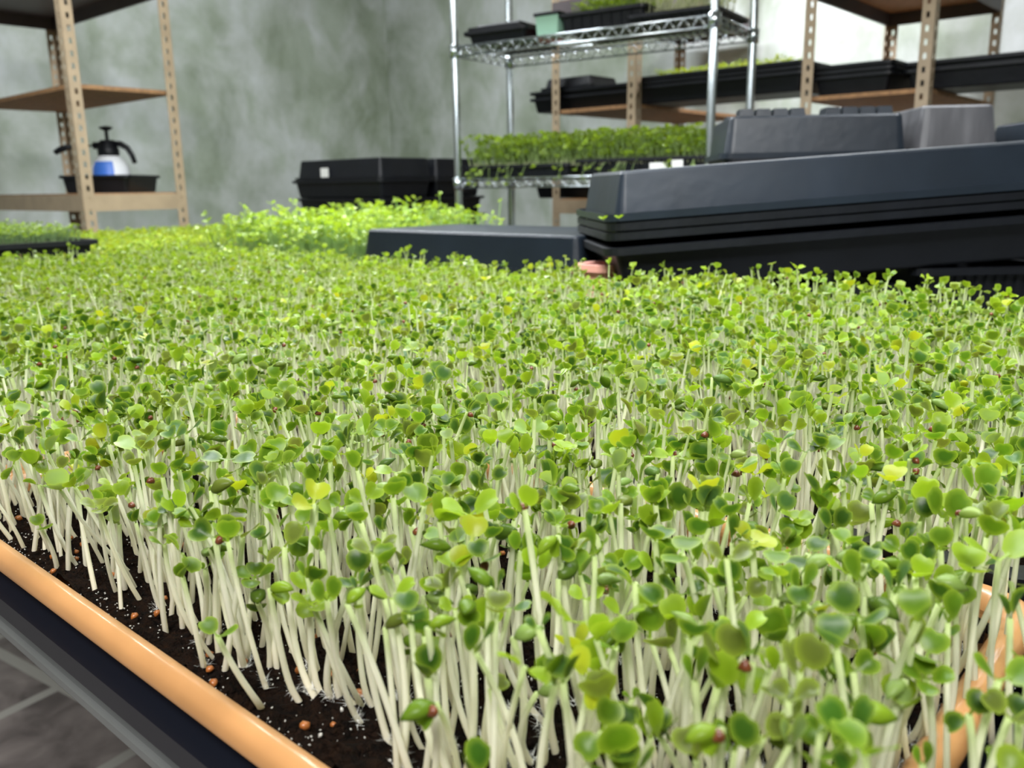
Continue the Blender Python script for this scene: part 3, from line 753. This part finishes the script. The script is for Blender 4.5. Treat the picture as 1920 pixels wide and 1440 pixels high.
# strip continuing the main carpet beyond the third row
simple_bed(-1.40, -.86, 1.37, 1.64, TZ, 'black tray of yellow-green seedlings behind the upturned tray')
p, q = field(-1.38, -.88, 1.38, 1.63, .86, 6500, .068, .006, .3)
crop('short_seedlings', p, q, 2, .0085, {'open': 4, 'flat': 4}, {'yellow': 4, 'bright': 5, 'mid': 2}, rad=.001, hullp=0, label='short yellow-green seedlings between the upturned tray and the black tray stack')
# raised tray of bluish greens at the left frame edge, standing on an upturned tray
put_tray('seedling_tray', -2.18, .665, TZ, BLK, 'upturned black tray under the raised tray of greens at the left edge', 'tray', L=.54, W=.27, H=.082, inv=True)
simple_bed(-2.43, -1.86, .53, .80, TZ + .082, 'raised black tray of bluish greens at the left edge', H=.060)
p, q = field(-2.41, -1.88, .54, .79, TZ + .130, 7000, .030, .006, .3)
crop('bluish_seedlings', p, q, 2, .008, {'open': 4, 'flat': 4}, {'blue': 6, 'mid': 3, 'pale': 3}, rad=.001, stem_top=(.3, .45, .2), hullp=0, label='short bluish green seedlings in the raised tray at the left edge')
for k in range(5):
    put_tray('seedling_tray', -2.2, .36, TZ + .022 * k, BLK, 'black empty tray nested in the pile cut by the left edge, %s' % ['lowest', 'second lowest', 'middle one', 'second from top', 'topmost'][k], 'tray', L=.54, W=.27, H=.060, group='nested trays at the left edge')
# upturned black tray in the middle, on a deep crate
def crate(cx, cy, z, L, W, H, label, rz=0, mat=BLK):
    return put_tray('deep_crate', cx, cy, z, mat, label, 'crate', rz=rz, L=L, W=W, H=H, taper=.010, corr=9)
crate(-1.065, 1.19, TZ, .52, .26, .099, 'black crate under the upturned tray beyond the sprout carpet')
put_tray('seedling_tray', -1.065, 1.19, TZ + .099, BLK2, 'upturned black tray lying flat beyond the sprouts, its top edge shining', 'tray', L=.54, W=.28, H=.063, inv=True, lip=.008, taper=.010)
# pink pot
pe = tray_mesh(.07, .07, .127, lip=.006, taper=.012).build('square_pot', PINK); pe.location = (-.735, 1.03, TZ); tag(pe, 'small pink square plastic pot wedged between upturned tray and black stack', 'pot')

# ------------------------------------------------------------------ the big black stack, right
DL = 1.15
pl = at(1140, 408, DL); 
ang = math.atan2(CR[1], CR[0]) + R(4.0)
ux = np.array([math.cos(ang), math.sin(ang), 0]); uy = np.array([-math.sin(ang), math.cos(ang), 0])
LEN, WID = .66, .30
cen = pl + ux * LEN / 2 + uy * WID / 2
TILT = -R(3.4)
def tilted(dz, off=0., offy=0.):
    """centre of a tray whose left lip corner sits dz below the first lip"""
    lift = math.sin(-TILT) * LEN / 2
    return (cen[0] + ux[0] * off + uy[0] * offy, cen[1] + ux[1] * off + uy[1] * offy, pl[2] + dz + lift)
def eul(rz, ry): return Matrix.Rotation(rz, 4, 'Z') @ Matrix.Rotation(ry, 4, 'Y')
def place_tilt(o, loc, rz, ry):
    o.rotation_euler = eul(rz, ry).to_euler(); o.location = loc; return o
nm = ['topmost upturned black tray with broad slate-grey side in the big right stack', 'second upturned tray from the top of the big right stack, only its lip showing', 'third upturned tray from the top of the big right stack', 'lowest upturned tray of the big right stack, above the dark gap']
nm = nm[:2] + [nm[3]]
for k in range(3):
    o = put_tray('seedling_tray', 0, 0, 0, BLK2 if k == 0 else BLK, nm[k], 'tray', 'trays of the big right stack', L=LEN - .002 * (k % 2), W=WID, H=.064, inv=True, lip=.011, taper=.013)
    place_tilt(o, tilted(-.006 - .0125 * k, off=.001 * (k % 3), offy=.0003 * k), ang + R(.08 * (k % 2)), TILT)
o = put_tray('seedling_tray', 0, 0, 0, BLK, 'upright black tray carrying the upturned ones in the big right stack', 'tray', 'trays of the big right stack', L=LEN + .004, W=WID + .004, H=.062, lip=.012, taper=.016)
place_tilt(o, tilted(-.0585 - .044, off=.004), ang, TILT)
lo = pl[2] - .1045
crate(cen[0] - ux[0] * .10 + uy[0] * .01, cen[1] - ux[1] * .10 + uy[1] * .01, TZ, .40, .27, lo - TZ + .004, 'low black crate in the shadow under the left of the big stack', rz=ang)
crate(cen[0] + ux[0] * .22 + uy[0] * .01, cen[1] + ux[1] * .22 + uy[1] * .01, TZ, .22, .27, lo - TZ + .026, 'taller black crate in the shadow under the right of the big stack', rz=ang)
# seedlings stuck on the stack
for (px, py) in ((1130, 412), (1160, 410)):
    hp = at(px, py, DL - .012)
    v = Big(); T = head_template('open', 1)
    for (V, Fc, K) in T: v.add((V * .008 + hp)[None], Fc, leaf_cols(K, np.array([PAL['bright']])), 0)
    tag(v.build('stray_leaf', [LEAF]), 'stray green seedling leaf clinging to the stack lip, %s one' % ('left' if px < 1150 else 'right'), 'leaf')
# upturned ribbed tray + frosted dome behind the stack, on a tall crate
D2 = 1.62
p2 = at(1352, 298, D2); a2 = math.atan2(CR[1], CR[0]) - R(6)
vx = np.array([math.cos(a2), math.sin(a2)]); vy = np.array([-math.sin(a2), math.cos(a2)])
Lr = .335
cc = p2[:2] + vx * Lr / 2 + vy * .14
crate(cc[0] + vx[0] * .08, cc[1] + vx[1] * .08, TZ, .48, .27, p2[2] - TZ, 'tall black crate carrying the ribbed tray and grey dome behind the big stack', rz=a2)
o = put_tray('ribbed_tray', cc[0], cc[1], p2[2], BLK2, 'upturned black tray with ribbed base behind the big stack', 'tray', rz=a2, L=Lr, W=.27, H=.075, inv=True, ribs=True, lip=.006, taper=.010)
cd = p2[:2] + vx * (Lr + .085) + vy * .16
o = put_tray('humidity_dome', cd[0], cd[1], p2[2], FROST, 'frosted grey plastic dome with streaked side, right of the ribbed tray', 'dome', rz=a2, L=.155, W=.27, H=.088, inv=True, lip=.004, taper=.012)
p3 = at(1925, 262, 1.5); cq = p3[:2] + vx * .16 + vy * .12
crate(cq[0], cq[1], TZ, .26, .24, p3[2] - TZ - .02, 'black crate at the right edge behind the big stack', rz=a2)
put_tray('seedling_tray', cq[0], cq[1], p3[2] - .02, BLK2, 'upturned black tray with pale rim cut by the right edge', 'tray', rz=a2, L=.28, W=.25, H=.056, inv=True, lip=.008)

# ------------------------------------------------------------------ corner pile of trays
px_, py_ = -2.45, 2.06
for k in range(5):
    dx, dy, da = random.uniform(-.008, .008), random.uniform(-.008, .008), R(random.uniform(-1.2, 1.2))
    z = TZ + .068 * k
    ht = .067 if k < 4 else .075
    for s in (0, 1):
        o = put_tray('seedling_tray', px_ - .27 + dx - .0, py_ + .135 + s * .275 + dy, z, BLK, 'black tray in the %s pile of the room corner, %s' % (['front', 'rear'][s], (ordn + [])[k] + ' from the bottom'), 'tray', 'corner pile of black trays', rz=da, L=.54, W=.272, H=ht, lip=.010, taper=.012, inv=(k == 4))
pt_ = at(615, 326, 3.28)
tg = MB().box((0, -.003, 0), (.045, 0, .034)).build('paper_label', PAPER); tg.location = (-2.80, 2.066, c + .045); tag(tg, 'small white paper label stuck on the corner pile of black trays', 'label')

# ------------------------------------------------------------------ wire rack contents
def wtray(a, b_, z, label, **k):
    q = wp(a, b_); return put_tray('seedling_tray', q[0], q[1], z, BLK, label, 'tray', rz=RW, **k)
def wbed(a, b_, z, L, W, H, label):
    q = wp(a, b_); e = empty('seedling_tray', (q[0], q[1], z), label, 'tray', rz=RW)
    tray_mesh(L, W, H, lip=.009, taper=.008, corr=7).build('tray_shell', BLK, e)
    MB().box((-L / 2 + .018, -W / 2 + .018, H - .016), (L / 2 - .018, W / 2 - .018, H - .012)).build('soil', SOIL, e)
    return e
zt = c + .455 + .003
wtray(-.755, .15, zt, 'black tray piled at the left end of the upper wire shelf', L=.25, W=.27, H=.042)
wtray(-.76, .15, zt + .044, 'second black tray resting on the left end pile of the upper wire shelf', L=.22, W=.25, H=.02, inv=True)
rq = wp(-.62, .16); rb = MB().box((-.03, -.04, 0), (.03, .04, .055), .003).build('red_box', REDP, bevel=.004); rb.location = (rq[0], rq[1], zt); rb.rotation_euler.z = RW; tag(rb, 'small dark red box on the upper wire shelf behind the mint tub', 'box')
mq = wp(-.555, .05); me_ = empty('mint_tub', (mq[0], mq[1], zt), 'pale mint green tub with black rim at the front of the upper wire shelf', 'tub', rz=RW)
MB().box((-.042, -.03, 0), (.042, .03, .062), .004).build('tub_body', MINT, me_, bevel=.004); MB().box((-.046, -.034, .060), (.046, .034, .070)).build('rim', BLK, me_, bevel=.002)

zm = c + .028 + .003
wbed(-.37, .16, zt, .30, .28, .058, 'black tray with a fringe of greens in the middle of the upper wire shelf')
wbed(-.145, .165, zt, .28, .29, .028, 'low black tray of pale sprouts at the right end of the upper wire shelf')
wbed(-.68, .165, zm, .42, .30, .040, 'black tray of bushy shoots on the lower wire shelf, left one')
wbed(-.235, .165, zm, .44, .30, .050, 'black tray of bushy shoots on the lower wire shelf, right one')
def wfield(a0, a1, b0, b1, z, dens, h, hs, lean):
    p, q = field(a0, a1, b0, b1, z, dens, h, hs, lean)
    def tr(P): Q = P.copy(); Q[:, 0] = W0[0] + math.cos(RW) * P[:, 0] - math.sin(RW) * P[:, 1]; Q[:, 1] = W0[1] + math.sin(RW) * P[:, 0] + math.cos(RW) * P[:, 1]; return Q
    return tr(p), tr(q)
p1, q1 = wfield(-.88, -.02, .015, .315, zm + .032, 9000, .062, .026, .7)
p1b, q1b = wfield(-.50, -.26, .06, .28, zt + .045, 6000, .045, .010, .5)
crop('fringe_greens', p1b, q1b, 2, .011, {'pea': 5, 'open': 3}, {'mid': 5, 'bright': 4}, rad=.001, stem_top=(.3, .42, .1), hullp=0, label='fringe of short greens in the middle tray of the upper wire shelf')
p1c, q1c = wfield(-.265, -.03, .04, .29, zt + .016, 5000, .072, .014, .6)
crop('pale_sprouts', p1c, q1c, 2, .009, {'open': 4, 'flat': 3}, {'yellow': 5, 'pale': 5}, rad=.0012, stem_top=(.75, .78, .5), hullp=0, label='pale yellowish sprouts at the right end of the upper wire shelf')
# trailing stems over the front edge
nt_ = 40; aa = rng.uniform(-.85, -.05, nt_); P1 = np.array([wp(a, .02, zm + .045) for a in aa]); Q1 = np.array([wp(a + random.uniform(-.02, .02), -.012, zm + random.uniform(-.03, .03)) for a in aa])
crop('bushy_shoots', np.concatenate([p1, P1]), np.concatenate([q1, Q1]), 2, .0145, {'pea': 6, 'open': 3}, {'mid': 5, 'bright': 4, 'pale': 2, 'dark': 2}, rad=.0011, stem_top=(.35, .5, .15), hullp=0, tilt=(0, .9), label='bushy green shoots spilling over the trays on the lower wire shelf')
for k, (a, w) in enumerate(((-.155, .055), (-.095, .035))):
    q = wp(a, -.006); o = MB().box((-w / 2, -.002, 0), (w / 2, 0, .02 + .006 * k)).build('tray_tag', PAPER); o.location = (q[0], q[1], zm + .012); o.rotation_euler.z = RW
    tag(o, ['long white tag clipped to the right tray on the lower wire shelf', 'short white tag beside the long one on the lower wire shelf'][k], 'tag')

# ------------------------------------------------------------------ rack A and B contents
zA = c + .29; zB = c + .268
def rt(x, y, z, L, W, H, label, n=1, inv=False, pitch=.02, mat=BLK, ry=0):
    for k in range(n):
        nm_ = label if n == 1 else label + ', ' + (['lower', 'upper'] if n == 2 else ['lowest', 'middle', 'topmost', 'very top'])[k]
        put_tray('seedling_tray', x, y, z + pitch * k, mat, nm_, 'tray', L=L, W=W, H=H, inv=inv, ry=ry)
rt(-2.14, 2.95, zA + .001, .50, .28, .055, 'black tray overhanging the left rack behind the wire shelf', n=2, pitch=.024)
rt(-2.21, 2.93, zA + .083, .26, .22, .045, 'small upturned black tray topping the left end behind the wire shelf', inv=True)
rt(-1.575, 2.96, zA + .001, .68, .28, .062, 'black tray bridging the two tan racks', n=3, pitch=.016)
rt(-1.095, 2.98, zB + .001, .26, .27, .06, 'black tray on the far right tan rack', n=3, pitch=.016)
rt(-.67, 3.02, zB + .001, .56, .28, .060, 'black tray jutting out right of the far right rack', n=2, pitch=.021)
rt(-2.12, 2.98, c - .049, .56, .30, .055, 'black tray on the low shelf behind the wire rack')
# sprouts in bridging tray
p, q = field(-1.84, -1.3, 2.84, 3.08, zA + .080, 5200, .028, .004, .3)
crop('seedlings_behind', p, q, 2, .010, {'open': 4, 'flat': 4}, {'yellow': 6, 'bright': 4}, rad=.001, hullp=0, label='thin line of yellow-green seedlings in the bridging black tray behind the wire shelf')
simple_bed(-2.22, -1.87, 2.82, 3.36, c + .691, 'black tray of greens on the top shelf behind the wire rack', H=.045)
p, q = field(-2.21, -1.88, 2.83, 3.35, c + .725, 4500, .055, .008, .4)
crop('shelf_greens', p, q, 2, .013, {'pea': 4, 'open': 4}, {'mid': 4, 'bright': 4}, rad=.001, hullp=0, label='green seedlings on the top shelf of the tan rack behind the wire shelf')

# ------------------------------------------------------------------ left rack contents: tray with pump sprayer
zc = c - .001
sp = at(207, 330, 3.0)
sx, sy = -3.13, 1.40
def tr_world(px, py, y):   # pixel onto plane Y=y
    d = direc(px, py); return O + d * (y / d[1])
trl = put_tray('seedling_tray', 0, 0, 0, BLK, 'short black tray on the left rack holding the pump sprayer', 'tray', L=.245, W=.28, H=.060, lip=.006, taper=.010)
SPX, SPY = -3.17, 1.428
trl.location = (SPX, SPY, zc); trl.rotation_euler.z = math.atan2(CR[1], CR[0]) 
se = empty('pump_sprayer', (SPX - .0, SPY, zc + .004), 'white pump sprayer with blue label and black head on the left rack', 'sprayer', rz=math.atan2(CR[1], CR[0]) )
se.scale = (1.0, 1.0, 1.0)
MB().lathe([(.0, 0), (.058, 0), (.064, .012), (.066, .055), (.062, .085), (.050, .108), (.036, .122), (.028, .128), (0, .128)], k=32).build('bottle', WHITE, se, smooth=True)
lb = MB(); kk_ = 14
for i in range(kk_ + 1):
    a = R(-90 - 34 + 68 * i / kk_)
    for z, r in ((.052, .0675), (.084, .0638), (.104, .0535)): lb.v.append((r * math.cos(a), r * math.sin(a), z))
for i in range(kk_):
    for j in range(2): a = i * 3 + j; lb.f.append((a, a + 3, a + 4, a + 1))
lb.build('blue_label', BLUE, se, smooth=True)
MB().lathe([(0, .122), (.034, .122), (.036, .130), (.036, .150), (.030, .156), (.028, .172), (.022, .178), (0, .178)], k=24).build('pump_collar', BLK, se, smooth=True)
MB().tube([(0, 0, .17), (0, 0, .213)], .0065, 12).build('pump_rod', BLK, se)
MB().lathe([(0, .210), (.008, .210), (.022, .217), (.023, .222), (.006, .226), (0, .226)], k=20).build('pump_knob', BLK, se, smooth=True)
MB().tube([(.02, 0, .166), (.045, 0, .164), (.068, 0, .150), (.082, 0, .125), (.090, 0, .098)], [.010, .011, .010, .009, .008], 10).build('handle', BLK, se, smooth=True)
MB().tube([(-.02, 0, .160), (-.05, 0, .160)], .012, 12).build('spout', BLK, se)
w_ = MB().tube([(-.05, 0, .160), (-.13, 0, .158)], .0035, 8).build('lance', BLK, se)
MB().tube([(-.12, 0, .158), (-.145, 0, .156), (-.17, 0, .148), (-.19, 0, .138)], [.006, .010, .011, .009], 10).build('nozzle', BLK, w_, smooth=True)

# ------------------------------------------------------------------ lights
def area(name, loc, size, sy_, power, col=(1, 1, 1), rot=(0, 0, 0)):
    l = bpy.data.lights.new(name, 'AREA'); l.shape = 'RECTANGLE'; l.size = size; l.size_y = sy_; l.energy = power; l.color = col
    o = bpy.data.objects.new(name, l); C.objects.link(o); o.location = loc; o.rotation_euler = rot; return o
COOL = (.93, .97, 1.0)
area('led_front', (-.35, .55, c + .62), 1.1, .10, 9, COOL)
area('led_front_two', (-.35, .80, c + .62), 1.1, .10, 7, COOL)
area('led_back', (-.55, 1.75, c + .60), 1.2, .12, 9, COOL)
area('led_middle', (-1.6, 1.25, c + .52), 1.1, .12, 13, COOL)
area('led_left', (-2.4, .9, c + .9), 1.0, .12, 10, COOL)
area('led_rack', (-1.52, 3.15, c + .98), .35, .08, 13, (.96, .95, 1.0), (R(30), 0, 0))
area('led_ceiling', (-2.6, 1.9, 2.85), 1.2, .3, 42, COOL)
area('front_fill', (.5, -1.0, 2.7), 1.2, .4, 62, (1, .98, .95), (R(30), 0, R(40)))  # added fill from behind the camera, brightens the stems; no real fixture
w = bpy.data.worlds.new('world'); sc.world = w; w.use_nodes = True; w.node_tree.nodes['Background'].inputs[0].default_value = (.5, .55, .6, 1); w.node_tree.nodes['Background'].inputs[1].default_value = .1
sc.view_settings.view_transform = 'Standard'; sc.view_settings.look = 'None'; sc.view_settings.gamma = 1; sc.view_settings.exposure = 0.52
sc.cycles.max_bounces = 10; sc.cycles.transparent_max_bounces = 8; sc.cycles.diffuse_bounces = 6; sc.cycles.use_denoising = True
